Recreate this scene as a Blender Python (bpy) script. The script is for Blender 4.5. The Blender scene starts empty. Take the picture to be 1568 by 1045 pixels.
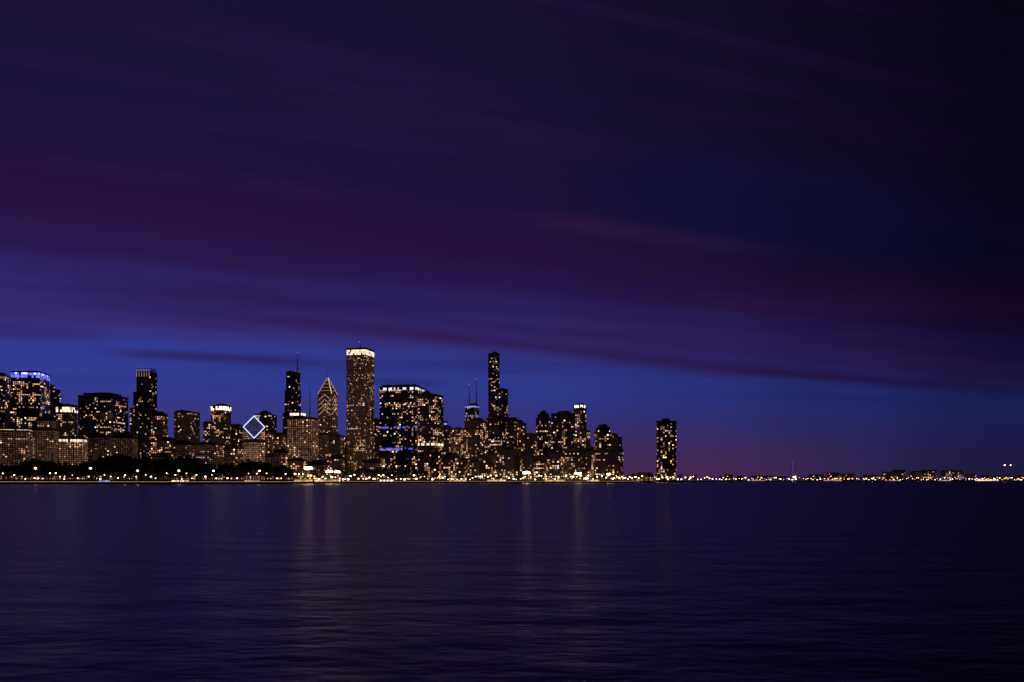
import bpy, math, random
import numpy as np
from mathutils import Vector, Matrix
rnd = random.Random(7)
scene = bpy.context.scene
scene.view_settings.view_transform = 'Standard'
scene.view_settings.look = 'None'
scene.view_settings.exposure = 0

# ---------------------------------------------------------------- survey scale
FOC = 1219.6      # survey units per unit tangent
CX, HY = 784.0, 736.0
CAMZ = 4.5
GZ = 2.2          # land level above the lake
def sx(px, D): return (px-CX)/FOC*D
def sz(py, D): return (HY-py)/FOC*D + CAMZ

def lin(c):
    out = []
    for v in c:
        v = v/255.0
        out.append(v/12.92 if v <= 0.04045 else ((v+0.055)/1.055)**2.4)
    return tuple(out)

# ---------------------------------------------------------------- materials
def new_mat(name):
    m = bpy.data.materials.new(name); m.use_nodes = True
    nt = m.node_tree
    return m, nt, nt.nodes['Principled BSDF']

def facade_mat(name, c1, c2, rough, scale=0.05, metallic=0.0, spec=0.5):
    m, nt, b = new_mat(name)
    tc = nt.nodes.new('ShaderNodeTexCoord')
    n = nt.nodes.new('ShaderNodeTexNoise'); n.inputs['Scale'].default_value = scale; n.inputs['Detail'].default_value = 5
    r = nt.nodes.new('ShaderNodeValToRGB')
    r.color_ramp.elements[0].position = .3; r.color_ramp.elements[0].color = (*c1, 1)
    r.color_ramp.elements[1].position = .7; r.color_ramp.elements[1].color = (*c2, 1)
    nt.links.new(tc.outputs['Object'], n.inputs['Vector'])
    nt.links.new(n.outputs['Fac'], r.inputs['Fac'])
    nt.links.new(r.outputs['Color'], b.inputs['Base Color'])
    b.inputs['Roughness'].default_value = rough
    b.inputs['Metallic'].default_value = metallic
    b.inputs['Specular IOR Level'].default_value = spec
    return m
M = {}
M['stone'] = facade_mat('limestone_facade', (.26,.20,.16), (.40,.32,.26), .8)
M['brick'] = facade_mat('brick_facade', (.16,.09,.07), (.26,.15,.11), .85)
M['conc'] = facade_mat('concrete_facade', (.20,.18,.17), (.32,.29,.27), .75)
M['glass'] = facade_mat('dark_glass_facade', (.015,.018,.03), (.03,.035,.055), .22)
M['steel'] = facade_mat('dark_steel_facade', (.03,.028,.03), (.06,.055,.055), .5)
M['trim'] = facade_mat('metal_trim', (.10,.09,.09), (.18,.16,.15), .5)
M['roof'] = facade_mat('roof_gravel', (.07,.065,.06), (.13,.12,.11), .9, .3)

def window_material():
    m, nt, b = new_mat('window_glass')
    a = nt.nodes.new('ShaderNodeAttribute'); a.attribute_name = 'lit'
    b.inputs['Base Color'].default_value = (.02,.022,.03,1)
    b.inputs['Roughness'].default_value = .2
    nt.links.new(a.outputs['Color'], b.inputs['Emission Color'])
    b.inputs['Emission Strength'].default_value = 1.0
    m.cycles.emission_sampling = 'NONE'
    return m
M['win'] = window_material()

def emis(name, col, s, sample=True):
    m, nt, b = new_mat(name)
    b.inputs['Base Color'].default_value = (.3,.3,.3,1)
    b.inputs['Emission Color'].default_value = (*col,1)
    b.inputs['Emission Strength'].default_value = s
    if not sample: m.cycles.emission_sampling = 'NONE'
    return m

# ---------------------------------------------------------------- mesh helpers
def add_obj(name, verts, faces, mat, parent=None, lit=None, loc=(0,0,0), rz=0.0):
    me = bpy.data.meshes.new(name)
    me.from_pydata(verts, [], faces)
    mats = mat if isinstance(mat, list) else [mat]
    for mm in mats: me.materials.append(mm)
    if lit is not None:
        at = me.color_attributes.new('lit', 'FLOAT_COLOR', 'CORNER')
        arr = np.ones((len(me.loops), 4), dtype=np.float32)
        arr[:, :3] = np.repeat(np.array(lit, dtype=np.float32), 4, axis=0)
        at.data.foreach_set('color', arr.ravel())
    ob = bpy.data.objects.new(name, me)
    scene.collection.objects.link(ob)
    ob.location = loc; ob.rotation_euler = (0,0,rz)
    if parent: ob.parent = parent
    return ob

class MB:
    def __init__(s): s.v=[]; s.f=[]; s.m=[]
    def box(s, x0,x1,y0,y1,z0,z1, m=0):
        i=len(s.v)
        s.v += [(x0,y0,z0),(x1,y0,z0),(x1,y1,z0),(x0,y1,z0),(x0,y0,z1),(x1,y0,z1),(x1,y1,z1),(x0,y1,z1)]
        for f in ((0,3,2,1),(4,5,6,7),(0,1,5,4),(1,2,6,5),(2,3,7,6),(3,0,4,7)):
            s.f.append(tuple(i+k for k in f)); s.m.append(m)
    def prism(s, plan, z0, z1, sc=1.0, c=None, m=0, zt=None):
        n=len(plan); i=len(s.v)
        if c is None: c=(sum(p[0] for p in plan)/n, sum(p[1] for p in plan)/n)
        for p in plan: s.v.append((p[0],p[1],z0))
        for k,p in enumerate(plan):
            z = z1 if zt is None else zt[k]
            s.v.append((c[0]+(p[0]-c[0])*sc, c[1]+(p[1]-c[1])*sc, z))
        for k in range(n):
            s.f.append((i+k, i+(k+1)%n, i+n+(k+1)%n, i+n+k)); s.m.append(m)
        s.f.append(tuple(i+n+k for k in range(n))); s.m.append(m)
    def bar(s, a, b, r, m=0, n=5, r2=None):
        a=Vector(a); b=Vector(b); d=(b-a)
        if d.length<1e-6: return
        d.normalize()
        u=d.orthogonal().normalized(); w=d.cross(u)
        if r2 is None: r2=r
        i=len(s.v)
        for k in range(n):
            t=2*math.pi*k/n; o=u*math.cos(t)+w*math.sin(t)
            s.v.append(tuple(a+o*r)); 
        for k in range(n):
            t=2*math.pi*k/n; o=u*math.cos(t)+w*math.sin(t)
            s.v.append(tuple(b+o*r2))
        for k in range(n):
            s.f.append((i+k,i+(k+1)%n,i+n+(k+1)%n,i+n+k)); s.m.append(m)
        s.f.append(tuple(i+n+k for k in range(n))); s.m.append(m)
    def ball(s, c, r, m=0, nu=6, nv=4, sz=1.0):
        i=len(s.v)
        for a in range(nv+1):
            ph=math.pi*a/nv
            for b in range(nu):
                th=2*math.pi*b/nu
                s.v.append((c[0]+r*math.sin(ph)*math.cos(th), c[1]+r*math.sin(ph)*math.sin(th), c[2]+r*sz*math.cos(ph)))
        for a in range(nv):
            for b in range(nu):
                s.f.append((i+a*nu+b, i+(a+1)*nu+b, i+(a+1)*nu+(b+1)%nu, i+a*nu+(b+1)%nu)); s.m.append(m)
    def obj(s, name, mats, parent=None, loc=(0,0,0), rz=0.0):
        ob=add_obj(name, s.v, s.f, mats, parent, None, loc, rz)
        ob.data.polygons.foreach_set('material_index', s.m)
        return ob

WARM=[(1,.47,.20),(1,.56,.30),(1,.68,.44),(1,.40,.15),(1,.52,.27),(1,.60,.36)]
COOL=[(.75,.85,1),(.5,.6,1)]

def face_windows(W, L, p0, p1, z0, z1, c0=None, sc=1.0, cw=4.8, ch=4.2, p=.3, dim=.012, gain=1.0, fw=.62, fh=.6,
                 tint=(1,.48,.30), rowp=.06, cool=.03, street=.7):
    """grid of panes on the wall p0->p1 (outside is on the right-hand side)"""
    ex=p1[0]-p0[0]; ey=p1[1]-p0[1]; ln=math.hypot(ex,ey)
    if ln<2.5 or z1-z0<4: return
    ex/=ln; ey/=ln; nx,ny=ey,-ex
    gain=gain*1.4
    nc=max(1,int(round(ln/cw))); nr=max(1,int((z1-z0-1.5)/ch)); cwx=ln/nc
    gw=[[rnd.choice([.05,.2,.5,.8,1.2,2.2]) for _ in range(nc//3+2)] for _ in range(nr//4+2)]
    for r in range(nr):
        zz=z0+1.0+r*ch; row=rnd.random()<rowp; dark=rnd.random()<.12
        rowcol=rnd.choice(WARM); rowi=rnd.uniform(.3,1.0)
        ra=rnd.uniform(-.3,.6); rb=ra+rnd.uniform(.3,1.1)
        low=max(0,1-(zz-2)/30.0)*street  # street-level glow is put into the panes of the lower floors
        for c in range(nc):
            a0=c*cwx+cwx*(1-fw)/2; a1=a0+cwx*fw
            pp=p*gw[r//4][c//3]
            inrow=row and ra<c/nc<rb
            if inrow: pp=.85
            if dark: pp*=.1
            pp=max(pp,low*.6)
            if rnd.random()<pp:
                col=rnd.choice(COOL) if rnd.random()<cool else (rowcol if inrow else rnd.choice(WARM))
                it=math.exp(rnd.gauss(-1.05,.95))*gain*(1+low)
                if inrow: it=(it*.4+rowi*.5)*gain
                it=min(it,4.2)
                colr=(col[0]*it,col[1]*it,col[2]*it)
            else:
                d=(dim+.03*low)*rnd.uniform(.3,1.7); colr=(tint[0]*d,tint[1]*d,tint[2]*d)  # unlit panes glow too, imitating street light on the wall
            q=[]
            for (a,zv) in ((a0,zz),(a1,zz),(a1,zz+ch*fh),(a0,zz+ch*fh)):
                X=p0[0]+ex*a+nx*.12; Y=p0[1]+ey*a+ny*.12
                if sc!=1.0:
                    f=1+(sc-1)*(zv-z0)/(z1-z0); X=c0[0]+(X-c0[0])*f; Y=c0[1]+(Y-c0[1])*f
                q.append((X,Y,zv))
            W.add(q,colr)

class Win:
    def __init__(s): s.v=[]; s.f=[]; s.c=[]
    def add(s,q,col):
        i=len(s.v); s.v+=q; s.f.append((i,i+1,i+2,i+3)); s.c.append(col)

def rect(cx,cy,w,d): return [(cx-w/2,cy-d/2),(cx+w/2,cy-d/2),(cx+w/2,cy+d/2),(cx-w/2,cy+d/2)]

def empty(name, loc, rz):
    e=bpy.data.objects.new(name,None); scene.collection.objects.link(e)
    e.location=loc; e.rotation_euler=(0,0,rz); e.empty_display_size=5
    return e

def building(name, tiers, D, wall='stone', yaw=27, ratio=1.0, shape='rect', piers=0, ledges=0, bands=(), masts=(),
             roof=True, taper=1.0, crown=None, **wk):
    """tiers: (x0,x1,ytop) in survey units; bands: (tier, ytop, ybot, colour, strength, prob)"""
    x0=min(t[0] for t in tiers); x1=max(t[1] for t in tiers)
    mid=(x0+x1)/2; bx=sx(mid,D); beta=math.atan2(bx,D); th=math.radians(yaw)
    rz=-(th+beta)
    par=empty(name,(bx,D,GZ),rz)
    inv=Matrix.Rotation(-rz,2)
    body=MB(); tr=MB(); W=Win()
    tops=[]
    for ti,(a,b,yt) in enumerate(tiers):
        Wp=(b-a)/FOC*D*math.cos(beta)
        w=Wp/(math.cos(th)+ratio*math.sin(th)); d=w*ratio
        off=inv@Vector((sx((a+b)/2,D)-bx,0)); cx,cy=off
        h=sz(yt,D)-GZ
        if shape=='rect': plan=rect(cx,cy,w,d)
        elif shape=='round':
            R=Wp/2; plan=[(cx+R*math.cos(2*math.pi*k/20),cy+R*math.sin(2*math.pi*k/20)) for k in range(20)]
        elif shape=='lobed':
            R=Wp/2*.93; plan=[(cx+R*(1+.14*math.cos(3*t))*math.cos(t+.3),cy+R*(1+.14*math.cos(3*t))*math.sin(t+.3)) for t in [2*math.pi*k/30 for k in range(30)]]
        elif shape=='cham':
            q=min(w,d)*.2
            plan=[(cx-w/2+q,cy-d/2),(cx+w/2-q,cy-d/2),(cx+w/2,cy-d/2+q),(cx+w/2,cy+d/2-q),(cx+w/2-q,cy+d/2),(cx-w/2+q,cy+d/2),(cx-w/2,cy+d/2-q),(cx-w/2,cy-d/2+q)]
        tp=taper
        body.prism(plan,-GZ+.5,h,sc=tp,c=(cx,cy))
        n=len(plan)
        for k in range(n):
            face_windows(W,None,plan[k],plan[(k+1)%n],4.0 if h>20 else 1.0,h-1.2,c0=(cx,cy),sc=tp,**wk)
        # parapet
        tplan=[(cx+(p_[0]-cx)*(tp+.02),cy+(p_[1]-cy)*(tp+.02)) for p_ in plan]
        tr.prism(tplan,h-1.0,h+1.1)
        # piers / ledges
        if piers:
            for k in range(n):
                p0=plan[k];p1=plan[(k+1)%n]; ln=math.hypot(p1[0]-p0[0],p1[1]-p0[1])
                np_=max(1,int(round(ln/piers)))
                for j in range(np_+1):
                    f=j/np_; X=p0[0]+(p1[0]-p0[0])*f; Y=p0[1]+(p1[1]-p0[1])*f
                    body.bar((X,Y,0),(cx+(X-cx)*tp,cy+(Y-cy)*tp,h-1.1),.55,n=4)
        if ledges:
            z=ledges
            while z<h-6:
                f=1+(tp-1)*z/h+.012
                pl=[(cx+(p_[0]-cx)*f,cy+(p_[1]-cy)*f) for p_ in plan]
                tr.prism(pl,z-.35,z+.35); z+=ledges
        tops.append((cx,cy,w*tp,d*tp,h,plan))
        if roof:
            rw=w*tp*rnd.uniform(.35,.6); rd=d*tp*rnd.uniform(.35,.6)
            ox=rnd.uniform(-.12,.12)*w; oy=rnd.uniform(-.12,.12)*d; rh=rnd.uniform(2.5,6)
            tr.box(cx+ox-rw/2,cx+ox+rw/2,cy+oy-rd/2,cy+oy+rd/2,h+.5,h+rh)
            for _ in range(3):
                X=cx+rnd.uniform(-.4,.4)*w*tp; Y=cy+rnd.uniform(-.4,.4)*d*tp; s_=rnd.uniform(1.,2.4)
                tr.box(X-s_,X+s_,Y-s_,Y+s_,h+.6,h+rnd.uniform(2.,4.))
            if rnd.random()<.5:
                X=cx+rnd.uniform(-.3,.3)*w; Y=cy+rnd.uniform(-.3,.3)*d
                tr.bar((X,Y,h),(X,Y,h+rnd.uniform(7,14)),.35)
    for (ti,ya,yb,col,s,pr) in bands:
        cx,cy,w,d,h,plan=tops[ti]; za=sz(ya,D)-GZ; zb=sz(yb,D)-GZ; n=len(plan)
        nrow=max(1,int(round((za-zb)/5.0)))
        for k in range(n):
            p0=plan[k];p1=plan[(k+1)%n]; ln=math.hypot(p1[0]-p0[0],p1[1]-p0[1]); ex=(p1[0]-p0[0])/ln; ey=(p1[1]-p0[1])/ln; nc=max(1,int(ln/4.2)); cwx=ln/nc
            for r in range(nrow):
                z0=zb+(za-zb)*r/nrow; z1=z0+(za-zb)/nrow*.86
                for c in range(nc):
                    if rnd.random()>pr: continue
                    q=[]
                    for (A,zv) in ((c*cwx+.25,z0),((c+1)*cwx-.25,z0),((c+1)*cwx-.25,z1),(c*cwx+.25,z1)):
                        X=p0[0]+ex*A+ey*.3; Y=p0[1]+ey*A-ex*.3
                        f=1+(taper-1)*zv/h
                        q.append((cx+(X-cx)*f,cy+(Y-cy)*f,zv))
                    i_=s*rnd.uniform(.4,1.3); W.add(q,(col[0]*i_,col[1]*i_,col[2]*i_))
    for (mx,ya,yb,r) in masts:
        off=inv@Vector((sx(mx,D)-bx,0)); za=sz(ya,D)-GZ; zb=sz(yb,D)-GZ
        zm=(za+zb)/2
        tr.bar((off[0],off[1],zb-1),(off[0],off[1],zm),r,n=6,r2=r*.7)
        tr.bar((off[0],off[1],zm),(off[0],off[1],za),r*.6,n=6,r2=r*.25)
    if crown: crown(body,tr,W,tops,D)
    body.obj('walls',[M[wall]],par)
    tr.obj('roof_and_trim',[M['trim']],par)
    if W.v: add_obj('windows',W.v,W.f,M['win'],par,lit=W.c)
    return par

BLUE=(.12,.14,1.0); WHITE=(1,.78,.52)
S=dict(dim=.03,p=.16,gain=.85)       # stone; faint pane glow stands in for light on the walls
G=dict(dim=.003,p=.20,gain=1.05,cw=4.6)      # dark glass
# ---------------------------------------------------------------- main skyline, left to right
building('office_tower',[(-14,18,575)],1900,'steel',bands=[(0,577,581,(1,.7,.4),.3,.3)],**dict(G,p=.26))
building('blue_crowned_office_tower',[(17,77,572)],1900,'glass',yaw=20,bands=[(0,573,581,BLUE,1.8,.85),(0,573,576,(.8,.8,1),2.2,.25)],**dict(G,p=.38,rowp=.2,cw=4.2))
building('glass_office_tower',[(60,93,597),(60,84,590)],2150,'glass',yaw=35,**dict(G,p=.12))
building('stone_hotel_building',[(-20,51,658)],1700,'stone',yaw=12,ratio=.6,ledges=24,piers=9,bands=[(0,657,659.5,WHITE,1.1,.9)],**dict(S,dim=.08,p=.16))
building('stepped_stone_hotel',[(52,91,657),(57,86,641),(64,80,636)],1720,'stone',yaw=16,ledges=20,**dict(S,dim=.08,p=.08))
building('sign_topped_office_building',[(86,119,621)],1850,'conc',bands=[(0,624,632,WHITE,2.4,.5)],**dict(S,p=.26,dim=.008))
building('floodlit_stone_building',[(90,134,671)],1690,'stone',yaw=14,ratio=.6,piers=7,bands=[(0,673,677,WHITE,1.4,.85)],**dict(S,p=.7,dim=.18,gain=.8))
building('wide_glass_office_block',[(120,197,608),(128,186,604)],1980,'glass',yaw=30,ratio=.8,ledges=40,**dict(G,p=.22,rowp=.12))
building('stone_club_building',[(135,176,668)],1700,'stone',yaw=16,ledges=22,piers=8,**dict(S,dim=.04,p=.08))
building('stone_office_building',[(174,211,668),(182,204,664)],1710,'brick',yaw=16,ledges=25,**dict(S,dim=.045,p=.1))
def fins(body,tr,W,tops,D):
    cx,cy,w,d,h,plan=tops[-1]
    for k in range(6):
        X=cx-w/2+.6+k*(w-1.2)/5; tr.box(X-.6,X+.6,cy-d/2,cy-d/2+2,h,h+9)
        W.add([(X-.5,cy-d/2-.2,h-12),(X+.5,cy-d/2-.2,h-12),(X+.5,cy-d/2-.2,h+6),(X-.5,cy-d/2-.2,h+6)],(.5,.34,.2))
    for k in range(5):
        Y=cy-d/2+3+k*(d-4)/5; tr.box(cx+w/2-2,cx+w/2,Y,Y+1.2,h,h+9)
building('residential_skyscraper',[(199,225,626),(204,237,602),(209,241,571)],1960,'glass',yaw=32,crown=fins,roof=False,**dict(G,p=.16,rowp=.02,cw=4.2,cool=.08))
building('stone_residential_tower',[(231,257,634)],1800,'brick',yaw=24,ledges=30,**dict(S,p=.4,dim=.02,gain=.95))
building('slab_office_tower',[(267,306,632),(269,288,630)],2000,'conc',yaw=30,piers=6,bands=[(0,634,635.5,WHITE,.5,.5)],**dict(S,p=.08,dim=.015))
building('stone_office_building',[(262,300,678),(246,268,672)],1750,'brick',yaw=20,ledges=22,**dict(S,p=.2,dim=.04))
building('narrow_office_tower',[(311,327,648)],2050,'steel',**dict(G,p=.3))
building('sign_topped_hotel_tower',[(323,354,622)],1880,'conc',yaw=38,bands=[(0,623,629,WHITE,3.0,.75)],**dict(S,p=.3,dim=.01))
building('dark_office_tower',[(344,373,652)],1960,'steel',**dict(G,p=.15))
building('stone_office_building',[(300,343,680)],1760,'stone',yaw=22,ledges=20,**dict(S,p=.2,dim=.05))
building('flat_roofed_office_tower',[(389,424,636),(398,415,632)],2060,'steel',yaw=24,bands=[(0,637,639,WHITE,.6,.5)],**dict(G,p=.08))
building('stone_office_building',[(404,421,662),(418,440,666)],1900,'stone',yaw=25,**dict(S,p=.3,dim=.03))

# diamond-faced tower
def diamond_tower():
    D=1700; bx=sx(389,D); beta=math.atan2(bx,D); par=empty('diamond_faced_tower',(bx,D,GZ),-beta)
    u=D/FOC; r=17*u*math.cos(beta)
    plan=[(0,-r),(r,0),(0,r),(-r,0)]
    zt=[sz(673,D)-GZ,sz(654.5,D)-GZ,sz(636,D)-GZ,sz(654.5,D)-GZ]
    b=MB(); b.prism(plan,-1,0,zt=zt); 
    b.obj('walls',[M['stone']],par)
    W=Win()
    for k in (0,3):
        # full grid up to the low corner, then stepped infill following the cut
        face_windows(W,None,plan[k],plan[(k+1)%4],3,zt[0]-2,**dict(S,p=.4,dim=.26,cw=4,gain=.8))  # strong glow in the unlit panes stands in for lit stone
        A=plan[k] if k==0 else plan[0]; B_=plan[1] if k==0 else plan[3]
        for s_ in range(2,9):
            f0=s_/9; f1=(s_+.8)/9
            zc_=zt[0]; zm=zt[0]+(zt[1]-zt[0])*f0-2
            zz=zc_
            while zz+2.5<zm:
                P0=(A[0]+(B_[0]-A[0])*f0, A[1]+(B_[1]-A[1])*f0-.2); P1=(A[0]+(B_[0]-A[0])*f1, A[1]+(B_[1]-A[1])*f1-.2)
                i_=rnd.choice([.15,.2,.6]); W.add([(*P0,zz),(*P1,zz),(*P1,zz+2.5),(*P0,zz+2.5)],(i_,i_*.55,i_*.32)); zz+=4.2
    for k in (1,2):
        face_windows(W,None,plan[k],plan[(k+1)%4],3,zt[1]-2,**dict(S,p=.2,dim=.05,cw=4))
    # glazed sloping face
    P=[Vector((plan[k][0],plan[k][1],zt[k])) for k in range(4)]
    nrm=(P[1]-P[0]).cross(P[3]-P[0]).normalized()
    for j in range(1,11):
        f0=j/11; a=P[0].lerp(P[3],f0); c=P[1].lerp(P[2],f0); e0=P[0].lerp(P[3],f0+.05); e1=P[1].lerp(P[2],f0+.05)
        for s_ in range(8):
            g0=s_/8+.01; g1=(s_+1)/8-.01; k_=rnd.uniform(.5,1.5)
            q=[a.lerp(c,g0)+nrm*.2,a.lerp(c,g1)+nrm*.2,e0.lerp(e1,g1)+nrm*.2,e0.lerp(e1,g0)+nrm*.2]
            W.add([tuple(v) for v in q],(.05*k_,.05*k_,.14*k_))
    add_obj('windows',W.v,W.f,M['win'],par,lit=W.c)
    t=MB(); C=(P[0]+P[2])/2
    for k in range(4):
        a=C+(P[k]-C)*.97+nrm*.8; c=C+(P[(k+1)%4]-C)*.97+nrm*.8
        t.bar(a,c,.8,m=0)
    t.obj('edge_lighting',[emis('diamond_edge_light',(.5,.58,1),2.0,False)],par)
diamond_tower()

building('spired_glass_skyscraper',[(433,462,634),(436,461,600),(438,460,570)],2300,'glass',yaw=25,masts=[(455.5,540,570,2.0)],bands=[(2,568,571,(.5,.5,1),.25,.5)],**dict(G,p=.14,cw=4.4))
building('beige_apartment_building',[(440,488,641),(444,468,634)],1850,'stone',yaw=20,ratio=.7,piers=9,bands=[(1,633,637,WHITE,2.6,.8)],**dict(S,p=.42,dim=.16,gain=.8))
building('antenna_office_tower',[(464,486,662)],2400,'steel',masts=[(474.5,590,662,2.2)],**dict(G,p=.25))

def chevron(body,tr,W,tops,D):
    cx,cy,w,d,h,plan=tops[-1]
    za=sz(579,D)-GZ
    n=5; hh=(za-h)
    for k in range(n):
        f0=1-k/n; f1=1-(k+1)/n*.98
        pl=rect(cx,cy,w*f0,d*f0)
        z0=h+hh*k/n; z1=h+hh*(k+1)/n
        body.prism(pl,z0,z1,sc=(f1+.04)/f0,c=(cx,cy))
        for e in range(4):
            a=pl[e]; b=pl[(e+1)%4]
            ex=b[0]-a[0]; ey=b[1]-a[1]; l=math.hypot(ex,ey); nx,ny=ey/l*.35,-ex/l*.35
            q=[(a[0]+nx,a[1]+ny,z0+.2),(b[0]+nx,b[1]+ny,z0+.2),(b[0]+nx,b[1]+ny,z0+1.3),(a[0]+nx,a[1]+ny,z0+1.3)]
            W.add(q,(.30,.17,.09))
        # lit hip ridges
        for e in range(4):
            a=Vector((pl[e][0],pl[e][1],z0)); f=(f1+.04)/f0
            b=Vector((cx+(pl[e][0]-cx)*f,cy+(pl[e][1]-cy)*f,z1))
            o=Vector((pl[e][0]-cx,pl[e][1]-cy,0)).normalized()*.7; s_=Vector((-o.y,o.x,0))*1.0
            W.add([tuple(a+o-s_),tuple(a+o+s_),tuple(b+o+s_),tuple(b+o-s_)],(1.3,.80,.45))
    for e in range(4):
        a=plan[e]; b=plan[(e+1)%4]; ex=b[0]-a[0]; ey=b[1]-a[1]; l=math.hypot(ex,ey); nx,ny=ey/l*.6,-ex/l*.6
        for j in range(4):
            zz=h-8-j*13
            mx,my=(a[0]+b[0])/2+nx,(a[1]+b[1])/2+ny
            for (s0) in (a,b):
                e0=(s0[0]*.9+mx*.1+nx, s0[1]*.9+my*.1+ny)
                q=[(e0[0],e0[1],zz-9),(mx,my,zz+6),(mx,my,zz+8),(e0[0],e0[1],zz-7)]
                W.add(q,(.45,.26,.14))
    tr.bar((cx,cy,za-4),(cx,cy,sz(570,D)-GZ),1.2,n=6,r2=.3)
building('chevron_spired_skyscraper',[(485,519,664),(487,517,605)],2120,'stone',yaw=24,piers=7,crown=chevron,roof=False,**dict(S,p=.18,dim=.04,gain=.9))
building('slab_office_tower',[(504,528,668)],2050,'conc',yaw=20,**dict(S,p=.22,dim=.015))

def aon(body,tr,W,tops,D):
    cx,cy,w,d,h,plan=tops[-1]
    tr.bar((cx,cy,h),(cx,cy,sz(523,D)-GZ),1.1,n=5,r2=.4)
    tr.box(cx-6,cx+6,cy-6,cy+6,h,h+5)
building('marble_clad_skyscraper',[(531,573,536)],2120,'stone',yaw=25,piers=6.2,crown=aon,bands=[(0,538,546,(1,.78,.52),1.9,.95)],**dict(S,p=.26,dim=.06,gain=1.0,cw=3.4,rowp=.12,fw=.5,ch=4.4))
building('dark_office_tower',[(569,583,643)],2250,'steel',**dict(G,p=.2))
building('blue_banded_office_tower',[(582,655,596),(586,650,593)],1900,'glass',yaw=17,ratio=1.0,ledges=0,roof=True,
   bands=[(0,596.5,600.5,(.85,.85,1),1.5,.65),(0,655,658,BLUE,1.1,.55),(0,687,690,BLUE,1.0,.55),(0,620,623,WHITE,.8,.35)],**dict(G,p=.26,rowp=.08,cw=4.4))
building('lit_apartment_tower',[(640,679,606),(645,662,603)],1830,'conc',yaw=28,piers=10,bands=[(0,679,683,WHITE,1.8,.7)],**dict(S,p=.36,dim=.008,gain=1.25,rowp=.12))
building('apartment_tower',[(677,693,655),(678,686,647)],1950,'steel',bands=[(1,648,651,(.3,.35,1),.9,.6)],**dict(G,p=.35))
building('apartment_tower',[(690,713,657)],1900,'conc',**dict(S,p=.38,dim=.008))

def xbrace(body,tr,W,tops,D):
    cx,cy,w,d,h,plan=tops[-1]
    for e in range(4):
        a=plan[e]; b=plan[(e+1)%4]
        for j in range(5):
            z0=h*j/5; z1=h*(j+1)/5
            def P(p_,z):
                f=(1+(.72-1)*z/h)*1.01; return (cx+(p_[0]-cx)*f,cy+(p_[1]-cy)*f,z)
            tr.bar(P(a,z0),P(b,z1),1.0,n=4); tr.bar(P(b,z0),P(a,z1),1.0,n=4)
building('tapered_x_braced_skyscraper',[(709,737,621)],2500,'steel',yaw=25,taper=.74,crown=xbrace,masts=[(718.5,589,621,1.8),(729.5,581,621,1.8)],
   bands=[(0,622,625,(.35,.35,1),1.2,.85),(0,636,639,(.3,.3,1),.6,.6)],**dict(G,p=.3))
building('apartment_tower',[(711,747,646),(722,741,643)],1900,'conc',yaw=25,**dict(S,p=.36,dim=.006,gain=.95))
building('stepped_supertall_tower',[(745,783,641),(757,778,597),(747.5,765,542)],1980,'glass',yaw=30,**dict(G,p=.25,cw=4.4,rowp=.07))
building('apartment_tower',[(776,793,642)],1850,'conc',yaw=25,**dict(S,p=.35,dim=.006))
building('apartment_tower',[(789,806,649),(792,801,645)],1880,'brick',yaw=25,**dict(S,p=.35,dim=.006))
building('brick_apartment_building',[(804,822,665)],1820,'brick',yaw=25,**dict(S,p=.33,dim=.006))
building('round_topped_apartment_tower',[(819,845,641),(822,842,636),(826,838,633)],1780,'steel',shape='cham',yaw=20,**dict(G,p=.33))
building('dark_apartment_slab',[(844,881,634)],1750,'steel',yaw=30,ratio=.9,**dict(G,p=.25,cw=4.6))
building('lit_top_apartment_tower',[(878,898,626),(880,896,620)],1850,'conc',yaw=40,bands=[(1,620.5,625,(1,.85,.65),3.0,.75)],**dict(S,p=.4,dim=.008,gain=1.1))
building('apartment_tower',[(884,904,660)],1700,'conc',yaw=25,**dict(S,p=.35,dim=.006))
building('curved_apartment_tower',[(910,936,663),(912,934,655),(917,930,652)],1700,'steel',shape='round',**dict(G,p=.33))
building('three_lobed_apartment_tower',[(1003,1035,646),(1013,1025,642)],1900,'steel',shape='lobed',roof=False,masts=[(1018,640,644,.8)],**dict(G,p=.3,cw=4.0,gain=1.1))

# infill blocks behind and between the landmarks
infill=[]
x=-20
while x<935:
    w=rnd.uniform(12,26)
    if x<200: yt=rnd.uniform(668,690)
    elif x<440: yt=rnd.uniform(662,694)
    elif x<640: yt=rnd.uniform(668,700)
    else: yt=rnd.uniform(664,694)
    infill.append((x,x+w,yt,rnd.uniform(2150,2500)))
    x+=w*rnd.uniform(.55,.95)
for (a,b,yt,D) in infill:
    building('infill_office_building',[(a,b,yt),(a+(b-a)*.2,a+(b-a)*.7,yt-rnd.uniform(2,6))],D,rnd.choice(['conc','brick','steel','stone']),yaw=rnd.uniform(18,32),
        **dict(S,p=rnd.uniform(.08,.42),dim=rnd.choice([.004,.008,.03])))
x=640
while x<930:   # lower waterfront apartment rows
    w=rnd.uniform(14,30); yt=rnd.uniform(682,708)
    building('waterfront_apartment_building',[(x,x+w,yt)],rnd.uniform(1560,1660),rnd.choice(['conc','brick','steel']),yaw=rnd.uniform(18,32),
        **dict(S,p=rnd.uniform(.15,.4),dim=.006,gain=1.0,street=.9))
    x+=w*rnd.uniform(.7,1.15)
for (a,b,yt) in [(232,262,696),(345,371,684),(408,424,697),(420,442,690),(441,470,704),(470,506,708),(505,528,700),(556,584,706),(938,955,724),(968,1000,726)]:
    building('low_stone_building',[(a,b,yt)],1640,rnd.choice(['stone','brick']),yaw=20,**dict(S,p=.3,dim=.04))
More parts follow.
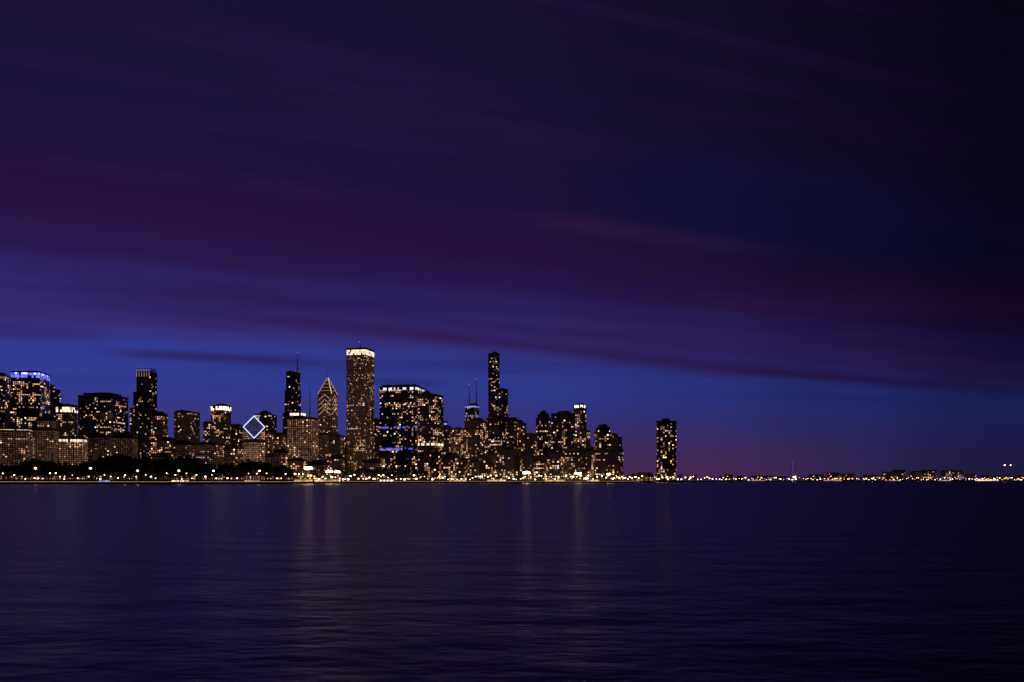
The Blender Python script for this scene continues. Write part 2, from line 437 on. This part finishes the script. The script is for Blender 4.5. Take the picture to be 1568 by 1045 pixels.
# far right shore
for (a,b,yt) in [(1110,1122,727),(1128,1140,729),(1150,1182,729),(1190,1205,730),(1238,1262,727),(1266,1284,724),(1284,1308,726),(1322,1345,728),(1350,1372,723),(1366,1386,720),(1394,1412,722),(1410,1434,720),(1440,1458,721),(1456,1474,720),(1478,1496,726),(1500,1566,729)]:
    building('lakefront_low_building',[(a,b,yt)],3150,rnd.choice(['conc','brick']),yaw=15,ratio=.6,roof=False,
        **dict(S,p=.2,dim=.006,cw=6,gain=1.1,street=.45))

# ---------------------------------------------------------------- land, road, seawall
shore=[(-9000,930),(sx(0,950),950),(sx(200,955),955),(sx(400,980),980),(sx(480,1120),1120),(sx(600,1330),1330),(sx(700,1400),1400),(sx(800,1430),1430),
       (sx(945,1450),1450),(sx(1010,1750),1750),(sx(1060,1850),1850),(sx(1100,2700),2700),(sx(1200,2900),2900),(sx(1400,2980),2980),(sx(1600,3000),3000),(9000,3050)]
gm=facade_mat('ground_grass_and_soil',(.03,.035,.015),(.06,.06,.03),.95,.02)
v=[];f=[]
n=len(shore)
for (a,b) in shore: v.append((a,b,GZ))
for (a,b) in shore: v.append((a*1.0 if abs(a)<9000 else a*5,40000,GZ))
for k in range(n-1): f.append((k,k+1,n+k+1,n+k))
add_obj('ground',v,f,gm)
# concrete seawall with two steps
cm=facade_mat('seawall_concrete',(.22,.20,.18),(.38,.35,.31),.85,.15)
def strip(poly,off0,off1,z0,z1):
    out_v=[];out_f=[]
    m=len(poly)
    for (a,b) in poly:
        out_v+=[(a,b+off0,z0),(a,b+off0,z1),(a,b+off1,z1),(a,b+off1,z0)]
    for k in range(m-1):
        for j in range(3):
            out_f.append((k*4+j,(k+1)*4+j,(k+1)*4+j+1,k*4+j+1))
    return out_v,out_f
va,fa=strip(shore,-6,-3,-2,1.1); vb,fb=strip(shore,-3,2,-2,GZ+.35)
o=len(va); add_obj('seawall',va+vb,fa+[tuple(i+o for i in q) for q in fb],cm)
am=facade_mat('asphalt',(.04,.04,.042),(.06,.06,.062),.85,.5)
v=[];f=[]
for (a,b) in shore: v+=[(a,b+14,GZ+.01),(a,b+36,GZ+.01)]
for k in range(n-1): f.append((2*k,2*k+2,2*k+3,2*k+1))
add_obj('lakeshore_road',v,f,am)
pm=facade_mat('road_paint',(.6,.6,.58),(.8,.8,.78),.7,.5)
v=[];f=[]
for k in range(n-1):
    a=Vector((*shore[k],0)); b=Vector((*shore[k+1],0)); L=(b-a).length; m_=min(int(L/14),140)
    for j in range(m_):
        p=a.lerp(b,j/m_); q=a.lerp(b,j/m_+4/L); i=len(v)
        for (off) in (21.3,28.6):
            i=len(v); v+=[(p.x,p.y+off,GZ+.02),(q.x,q.y+off,GZ+.02),(q.x,q.y+off+.3,GZ+.02),(p.x,p.y+off+.3,GZ+.02)]; f.append((i,i+1,i+2,i+3))
add_obj('lane_markings',v,f,pm)

# ---------------------------------------------------------------- shoreline helper
def shore_y(x):
    for k in range(n-1):
        if shore[k][0]<=x<=shore[k+1][0]:
            t=(x-shore[k][0])/(shore[k+1][0]-shore[k][0]+1e-9); return shore[k][1]+(shore[k+1][1]-shore[k][1])*t
    return 3000
def at(px, off):   # ground position on the bearing px, off metres behind the water's edge
    D=1500
    for _ in range(30): D=.5*D+.5*(shore_y(sx(px,D))+off)
    return sx(px,D),D

# ---------------------------------------------------------------- trees (distant mass, one object)
leaf=facade_mat('tree_foliage',(.03,.045,.018),(.07,.085,.035),.9,.3)
bark=facade_mat('tree_bark',(.05,.035,.025),(.09,.07,.05),.9,.5)
def trees(name, spots):
    B=MB()
    for (x,y,h) in spots:
        th=h*.35; R=h*.42
        B.bar((x,y,GZ-.3),(x+rnd.uniform(-.5,.5),y,GZ+th*1.5),h*.03,m=1,n=5,r2=h*.015)
        cl=[]
        for k in range(5):
            t=rnd.uniform(0,6.28); rr=R*rnd.uniform(.3,.75); c=(x+rr*math.cos(t),y+rr*math.sin(t),GZ+h*rnd.uniform(.42,.85)); cl.append(c)
            B.bar((x,y,GZ+th*.9),c,h*.014,m=1,n=3,r2=h*.005)
        cl.append((x,y,GZ+h*.82))
        for c in cl:
            rc=R*rnd.uniform(.35,.6)
            for _ in range(34):
                d=Vector((rnd.gauss(0,1),rnd.gauss(0,1),rnd.gauss(0,.75))); d.normalize(); d*=rc*rnd.uniform(.55,1.1)
                p=Vector(c)+d; s_=h*rnd.uniform(.035,.075)
                u=Vector((rnd.gauss(0,1),rnd.gauss(0,1),rnd.gauss(0,1))).normalized(); w=u.orthogonal().normalized()*s_; u=u.cross(w).normalized()*s_
                i=len(B.v); B.v+=[tuple(p+w),tuple(p+u),tuple(p-w),tuple(p-u)]; B.f.append((i,i+1,i+2,i+3)); B.m.append(0)
    B.obj(name,[leaf,bark])
spots=[]
def treetop(px):
    return 704+5*math.sin(px*.021)+4*math.sin(px*.057+1) + (max(0,px-380)*.12)
px=-60
while px<445:
    for row in range(2):
        x_,y_=at(px+rnd.uniform(-4,4),55+row*35+rnd.uniform(-8,8))
        hh=(sz(treetop(px),y_)-GZ)*rnd.uniform(.78,1.08)
        spots.append((x_,y_,max(7,hh)))
    px+=rnd.uniform(6,10)
px=526
while px<650:
    x_,y_=at(px,60+rnd.uniform(-10,10)); spots.append((x_,y_,(sz(717,y_)-GZ)*rnd.uniform(.75,1.1))); px+=rnd.uniform(7,11)
px=650
while px<1000:
    x_,y_=at(px,60+rnd.uniform(-10,10)); spots.append((x_,y_,rnd.uniform(9,15))); px+=rnd.uniform(9,24)
px=1040
while px<1600:
    x_,y_=at(px,70+rnd.uniform(-10,10)); spots.append((x_,y_,rnd.uniform(9,19))); px+=rnd.uniform(5,13)
trees('tree_line',spots)

# ---------------------------------------------------------------- lamps
pole=facade_mat('lamp_pole_steel',(.12,.12,.12),(.2,.2,.2),.5)
EL={'amber':emis('amber_lamp',(1,.42,.13),11),'warm':emis('warm_lamp',(1,.60,.28),12),'white':emis('white_lamp',(1,.78,.52),14),'blue':emis('blue_lamp',(.25,.3,1),6)}
def lamp_mesh(h,r,key):
    B=MB(); B.bar((0,0,0),(0,0,.8),.35,n=6,r2=.25); B.bar((0,0,.8),(0,0,h),.18,n=6,r2=.1)
    B.bar((0,0,h),(0,-1.8,h+.5),.09,n=4); B.bar((0,-1.6,h+.62),(0,-3.0,h+.7),.35,n=6)
    B.ball((0,-2.3,h+.1),r,m=1,sz=.7)
    me=bpy.data.meshes.new('street_lamp'); me.from_pydata(B.v,[],B.f); me.materials.append(pole); me.materials.append(EL[key])
    me.polygons.foreach_set('material_index',B.m); return me
LM={}
def street_lamp(px,off,h,r,key):
    k=(round(h),round(r,1),key)
    if k not in LM: LM[k]=lamp_mesh(k[0],k[1],key)
    ob=bpy.data.objects.new('street_lamp',LM[k]); scene.collection.objects.link(ob)
    x_,y_=at(px,off); ob.location=(x_,y_,GZ)
for px in (56,140,212,275,328,398): street_lamp(px,12,17 if px<200 else 14,1.6 if px<150 else 1.3,'warm')
px=-10
while px<1000:
    key=rnd.choice(['amber','amber','warm','warm','white'])
    street_lamp(px,rnd.choice([9,12,38,45]),rnd.choice([4,5,7,9,11]) ,rnd.choice([.5,.6,.8,1.0]) if px<440 else rnd.choice([.5,.8,1.1,1.5]),key)
    px+=rnd.uniform(6,18) if px<440 else rnd.uniform(2.5,8)
px=940
while px<1580:
    street_lamp(px,rnd.choice([8,15,40]),rnd.choice([5,7,9,12]),rnd.choice([1.0,1.3,1.8]),rnd.choice(['amber','warm','amber','white','warm','blue'] if px>1100 else ['amber','warm']))
    px+=rnd.uniform(2,7) if px<1490 else rnd.uniform(2,4)

def floodlight(px,off,h,r,key='white',nl=5):
    x_,y_=at(px,off); e=empty('floodlight_mast',(x_,y_,GZ),0)
    B=MB(); B.bar((0,0,0),(0,0,h),.5,n=8,r2=.3); B.box(-4,4,-.3,.3,h-.4,h+.4)
    for k in range(nl): B.box(-3.7+k*7.4/nl,-2.6+k*7.4/nl,-1,-.3,h-.5,h+1.6)
    B.obj('mast',[pole],e)
    L=MB()
    for k in range(nl):
        a=(k-(nl-1)/2)*r*.9; L.ball((a,-1.6-r*.3,h+.6+rnd.uniform(-.5,.9)),r*rnd.uniform(.65,.85),nu=8,nv=6)
    L.obj('luminaires',[FL],e)
FL=emis('floodlight_luminaire',(1,.60,.32),20)
for a in ((473,60,19,2.4),(505,60,15,2.1),(517,70,15,1.7),(806,30,16,2.6),(885,30,14,2.4),(932,20,13,1.4),(1216,30,14,2.4),(898,12,5,1.2)): floodlight(*a)
for px,h in ((1538,60),(1547,60)): floodlight(px,40,h,1.6,nl=2)

# low lit pavilions along the promenade
def pavilion(px,w,hh,col,s):
    x_,y_=at(px,26 if px<900 else 48); e=empty('harbor_pavilion',(x_,y_+16,GZ),0)
    B=MB(); B.box(-w/2,w/2,0,10,0,hh); B.box(-w/2-1.5,w/2+1.5,-2,11,hh+.01,hh+.6)
    for k in range(int(w/5)+1): B.bar((-w/2+k*w/int(w/5),-1.5,0),(-w/2+k*w/int(w/5),-1.5,hh),.2,n=5)
    B.obj('walls_and_roof',[M['conc']],e)
    W=Win(); nn=int(w/3)
    for k in range(nn):
        a=-w/2+k*w/nn+.3; b=a+w/nn-.6; i_=s*rnd.uniform(.2,1.3)
        W.add([(a,-.1,.8),(b,-.1,.8),(b,-.1,hh-.5),(a,-.1,hh-.5)],(col[0]*i_,col[1]*i_,col[2]*i_))
    add_obj('windows',W.v,W.f,M['win'],e,lit=W.c)
for a in ((150,14,3,(.3,.4,1),1.2),(268,22,3,(1,.7,.4),1.4),(380,20,3,(1,.5,.25),.7),(460,26,4,(1,.6,.3),1.2),(590,24,4,(1,.8,.6),2.2),(497,40,4,(1,.6,.35),1.6),(700,30,4,(1,.55,.3),1.0),
          (760,34,4,(1,.55,.3),1.2),(850,40,4,(1,.5,.25),1.2),(910,24,4,(1,.6,.35),1.4),(985,40,4,(1,.5,.2),.9),(1160,60,4,(1,.5,.25),.9),(1278,70,4,(1,.5,.3),.9),(1370,60,4,(1,.5,.3),.9),(1450,50,4,(1,.6,.35),1.1),(1515,90,5,(1,.7,.45),1.8)):
    pavilion(*a)

# long-exposure car light trails on the road
T=MB()
for k in range(n-1):
    a=Vector((*shore[k],0)); b=Vector((*shore[k+1],0))
    if a.x<-2500: a=Vector((-1500,930,0))
    if a.x>300: continue
    for (off,zz,m_) in ((19,GZ+.75,0),(24,GZ+.8,1),):
        T.bar((a.x,a.y+off,zz),(b.x,b.y+off,zz),.11,m=m_,n=4)
T.obj('car_light_trails',[emis('headlight_trail',(1,.7,.5),1.1,False),emis('taillight_trail',(1,.25,.15),.7,False)])

# stayed mast by the outer harbour
def mast():
    x_,y_=at(1214,20); e=empty('stayed_harbor_mast',(x_,y_,GZ),0)
    h=sz(704,y_)-GZ; B=MB(); B.bar((0,0,0),(0,0,h),1.3,n=8,r2=.5)
    for s_ in (-1,1):
        for k in (.55,.8,.97): B.bar((s_*h*.24*k,0,0),(0,0,h*k),.4,n=4)
    B.box(-10,10,-4,4,0,4)
    B.obj('mast_and_stays',[M['conc']],e)
    L=MB(); L.bar((0,-1.4,3),(0,-1.4,h*.95),.35,n=5)
    for k in range(6): L.ball((0,-1.6,h*(k+1)/6.2),.6)
    L.obj('marker_lights',[emis('mast_marker_light',(.3,.2,.9),.8,False)],e)
mast()
# red aircraft beacons on the tallest masts
def beacon(px,py,D):
    B=MB(); B.bar((0,0,-2),(0,0,0),.4,n=6); B.ball((0,0,.6),1.1,m=1)
    B.obj('aircraft_warning_beacon',[pole,emis('red_beacon',(1,.10,.08),1.6,False)],None,(sx(px,D),D,sz(py,D)),0)
beacon(551,524,2120); beacon(455.5,540,2300); beacon(718.5,589,2500); beacon(729.5,581,2500)

# ---------------------------------------------------------------- water
m,nt,b=new_mat('lake_water')
b.inputs['Base Color'].default_value=(.03,.018,.065,1)
b.inputs['Roughness'].default_value=.31
b.inputs['IOR'].default_value=1.42
tc=nt.nodes.new('ShaderNodeTexCoord')
def wn(scale,sc,det):
    mp=nt.nodes.new('ShaderNodeMapping'); mp.inputs['Scale'].default_value=sc; mp.inputs['Rotation'].default_value=(0,0,.25)
    no=nt.nodes.new('ShaderNodeTexNoise'); no.inputs['Scale'].default_value=scale; no.inputs['Detail'].default_value=det
    nt.links.new(tc.outputs['Object'],mp.inputs['Vector']); nt.links.new(mp.outputs['Vector'],no.inputs['Vector']); return no
n1=wn(1.0,(.16,.30,1),4); n2=wn(1.0,(.9,1.8,1),4)
ma=nt.nodes.new('ShaderNodeMath'); ma.operation='MULTIPLY_ADD'; ma.inputs[1].default_value=.22
nt.links.new(n2.outputs['Fac'],ma.inputs[0]); nt.links.new(n1.outputs['Fac'],ma.inputs[2])
bp=nt.nodes.new('ShaderNodeBump'); bp.inputs['Strength'].default_value=1; bp.inputs['Distance'].default_value=.26
nt.links.new(ma.outputs[0],bp.inputs['Height']); nt.links.new(bp.outputs['Normal'],b.inputs['Normal'])
add_obj('lake_water',[(-45000,-3000,0),(45000,-3000,0),(45000,60000,0),(-45000,60000,0)],[(0,1,2,3)],m)

# ---------------------------------------------------------------- sky (dusk, clouds streaming from the west)
w=bpy.data.worlds.new('World'); scene.world=w; w.use_nodes=True; nt=w.node_tree
for nd in list(nt.nodes): nt.nodes.remove(nd)
out=nt.nodes.new('ShaderNodeOutputWorld'); bg=nt.nodes.new('ShaderNodeBackground'); nt.links.new(bg.outputs[0],out.inputs[0])
def mth(op,a,b_=None,c=None,clamp=False):
    nd=nt.nodes.new('ShaderNodeMath'); nd.operation=op; nd.use_clamp=clamp
    for i,v_ in enumerate((a,b_,c)):
        if v_ is None: continue
        if isinstance(v_,(int,float)): nd.inputs[i].default_value=v_
        else: nt.links.new(v_,nd.inputs[i])
    return nd.outputs[0]
def ramp(fac,stops,interp='LINEAR'):
    nd=nt.nodes.new('ShaderNodeValToRGB'); cr=nd.color_ramp; cr.interpolation=interp
    while len(cr.elements)>1: cr.elements.remove(cr.elements[-1])
    cr.elements[0].position=stops[0][0]; cr.elements[0].color=(*stops[0][1],1)
    for p_,c in stops[1:]:
        e=cr.elements.new(p_); e.color=(*c,1)
    nt.links.new(fac,nd.inputs[0]); return nd.outputs[0]
def mix(fac,a,b_,mode='MIX'):
    nd=nt.nodes.new('ShaderNodeMix'); nd.data_type='RGBA'; nd.blend_type=mode
    if isinstance(fac,(int,float)): nd.inputs[0].default_value=fac
    else: nt.links.new(fac,nd.inputs[0])
    for s_,v_ in ((nd.inputs[6],a),(nd.inputs[7],b_)):
        if isinstance(v_,tuple): s_.default_value=(*v_,1)
        else: nt.links.new(v_,s_)
    return nd.outputs[2]
def smooth(v_,a,b_):
    nd=nt.nodes.new('ShaderNodeMapRange'); nd.interpolation_type='SMOOTHSTEP'
    nt.links.new(v_,nd.inputs[0]); nd.inputs[1].default_value=a; nd.inputs[2].default_value=b_; return nd.outputs[0]
def noise(x_,y_,kx,ky,det,seed):
    cb=nt.nodes.new('ShaderNodeCombineXYZ'); nt.links.new(mth('MULTIPLY',x_,kx),cb.inputs[0]); nt.links.new(mth('MULTIPLY',y_,ky),cb.inputs[1]); cb.inputs[2].default_value=seed
    no=nt.nodes.new('ShaderNodeTexNoise'); no.inputs['Scale'].default_value=1; no.inputs['Detail'].default_value=det; no.inputs['Roughness'].default_value=.5
    nt.links.new(cb.outputs[0],no.inputs['Vector']); return no.outputs['Fac']
tc=nt.nodes.new('ShaderNodeTexCoord'); sp=nt.nodes.new('ShaderNodeSeparateXYZ'); nt.links.new(tc.outputs['Generated'],sp.inputs[0])
X,Y,Z=sp.outputs
zc=mth('MAXIMUM',Z,0.0)
den=mth('MAXIMUM',mth('SUBTRACT',mth('MULTIPLY',Y,.94),mth('MULTIPLY',X,.342)),.06)
t0=mth('DIVIDE',zc,den)
az=mth('ARCTAN2',X,Y)
N1=noise(az,t0,1.3,7,3,1.7); N2=noise(az,t0,2.2,30,5,5.2); N3=noise(az,t0,1.6,12,4,9.1)
t=mth('ADD',t0,mth('MULTIPLY',mth('SUBTRACT',N1,.5),.06))
t=mth('ADD',t,mth('MULTIPLY',mth('SUBTRACT',N2,.5),.035))
base=ramp(t,[(0,lin((64,50,102))),(.03,lin((60,52,116))),(.075,lin((56,55,132))),(.12,lin((51,60,146))),(.15,lin((50,58,146))),(.17,lin((54,49,126))),(.19,lin((54,40,110))),
    (.21,lin((50,40,110))),(.235,lin((45,33,98))),(.26,lin((42,24,78))),(.30,lin((40,20,65))),(.345,lin((36,18,59))),(.38,lin((29,18,57))),(.45,lin((26,18,54))),(.56,lin((25,17,50))),(.75,lin((24,16,46))),(1,lin((20,14,40)))],'EASE')
cl=mth('MULTIPLY',smooth(N2,.48,.72),smooth(t0,.09,.17))
cl=mth('MULTIPLY',cl,.45)
col=mix(cl,base,lin((38,21,68)))
hl=mth('MULTIPLY',mth('MULTIPLY',smooth(N3,.50,.80),mth('MULTIPLY',smooth(t0,.13,.22),mth('SUBTRACT',1.0,smooth(t0,.32,.55)))),.4)
col=mix(hl,col,lin((62,34,84)))
# individual cloud streaks
def streak(tc_,slope,wd,a0,a1,a2,a3,amt,c):
    global col
    ctr=mth('ADD',mth('MULTIPLY',az,slope),tc_)
    tw=mth('ADD',t0,mth('MULTIPLY',mth('SUBTRACT',N2,.5),wd*1.6))
    d=mth('DIVIDE',mth('SUBTRACT',tw,ctr),wd)
    gsn=mth('POWER',2.718,mth('MULTIPLY',mth('MULTIPLY',d,d),-1.0))
    win=mth('MULTIPLY',smooth(az,a0,a1),mth('SUBTRACT',1.0,smooth(az,a2,a3)))
    f=mth('MULTIPLY',mth('MULTIPLY',gsn,win),amt)
    col=mix(f,col,lin(c))
streak(.181,-.05,.010,-.45,-.05,.40,.62,.62,(48,22,72))
streak(.205,-.03,.008,-.50,-.20,.05,.30,.45,(44,26,84))
streak(.148,.01,.006,-.50,-.42,-.30,-.20,.7,(42,30,88))
streak(.125,.0,.005,-.20,-.15,-.12,-.06,.5,(40,28,88))
streak(.160,.0,.008,-.75,-.6,-.52,-.44,.5,(44,32,96))
streak(.354,-.01,.011,-.02,.10,.25,.42,.5,(56,32,76))
# clear navy opening in the cloud sheet, to the north-east
pa=mth('DIVIDE',mth('SUBTRACT',az,.36),.28); pt=mth('DIVIDE',mth('SUBTRACT',t0,.41),.09)
r2=mth('ADD',mth('MULTIPLY',pa,pa),mth('MULTIPLY',pt,pt))
gap=mth('SUBTRACT',1.0,smooth(r2,.05,1.3))
col=mix(mth('MULTIPLY',gap,.65),col,lin((15,21,66)))
azf=mth('DIVIDE',mth('ADD',az,1.6),3.2,clamp=True)
def g(v_): return (v_,v_,v_)
dk=ramp(azf,[(0,g(.7)),(.25,g(1.0)),(.36,g(1.0)),(.5,g(.88)),(.57,g(.70)),(.62,g(.50)),(.675,g(.29)),(.75,g(.18)),(1,g(.10))],'EASE')
col=mix(1.0,col,dk,'MULTIPLY')
# afterglow haze just above the horizon
ag=mth('MULTIPLY',mth('SUBTRACT',1.0,smooth(Z,.0,.085)),mth('SUBTRACT',1.0,smooth(mth('ABSOLUTE',mth('SUBTRACT',az,.17)),.03,.34)))
col=mix(mth('MULTIPLY',ag,.75),col,lin((72,40,76)))
nt.links.new(col,bg.inputs[0]); bg.inputs[1].default_value=1.0

# faint western fill lamp, added to give the facades slight shading
sl=bpy.data.lights.new('dusk_fill','SUN'); sl.energy=.03; sl.angle=math.radians(10); sl.color=(1,.7,.75)
so=bpy.data.objects.new('dusk_fill',sl); scene.collection.objects.link(so); so.rotation_euler=(math.radians(84),0,math.radians(-80))

# ---------------------------------------------------------------- camera
cam=bpy.data.cameras.new('camera'); co=bpy.data.objects.new('camera',cam); scene.collection.objects.link(co)
cam.lens=28; cam.sensor_width=36; co.location=(0,0,CAMZ); co.rotation_euler=(math.radians(90),0,0)
cam.shift_y=(HY-522.5)/1568; cam.clip_end=100000; cam.clip_start=.5
scene.camera=co
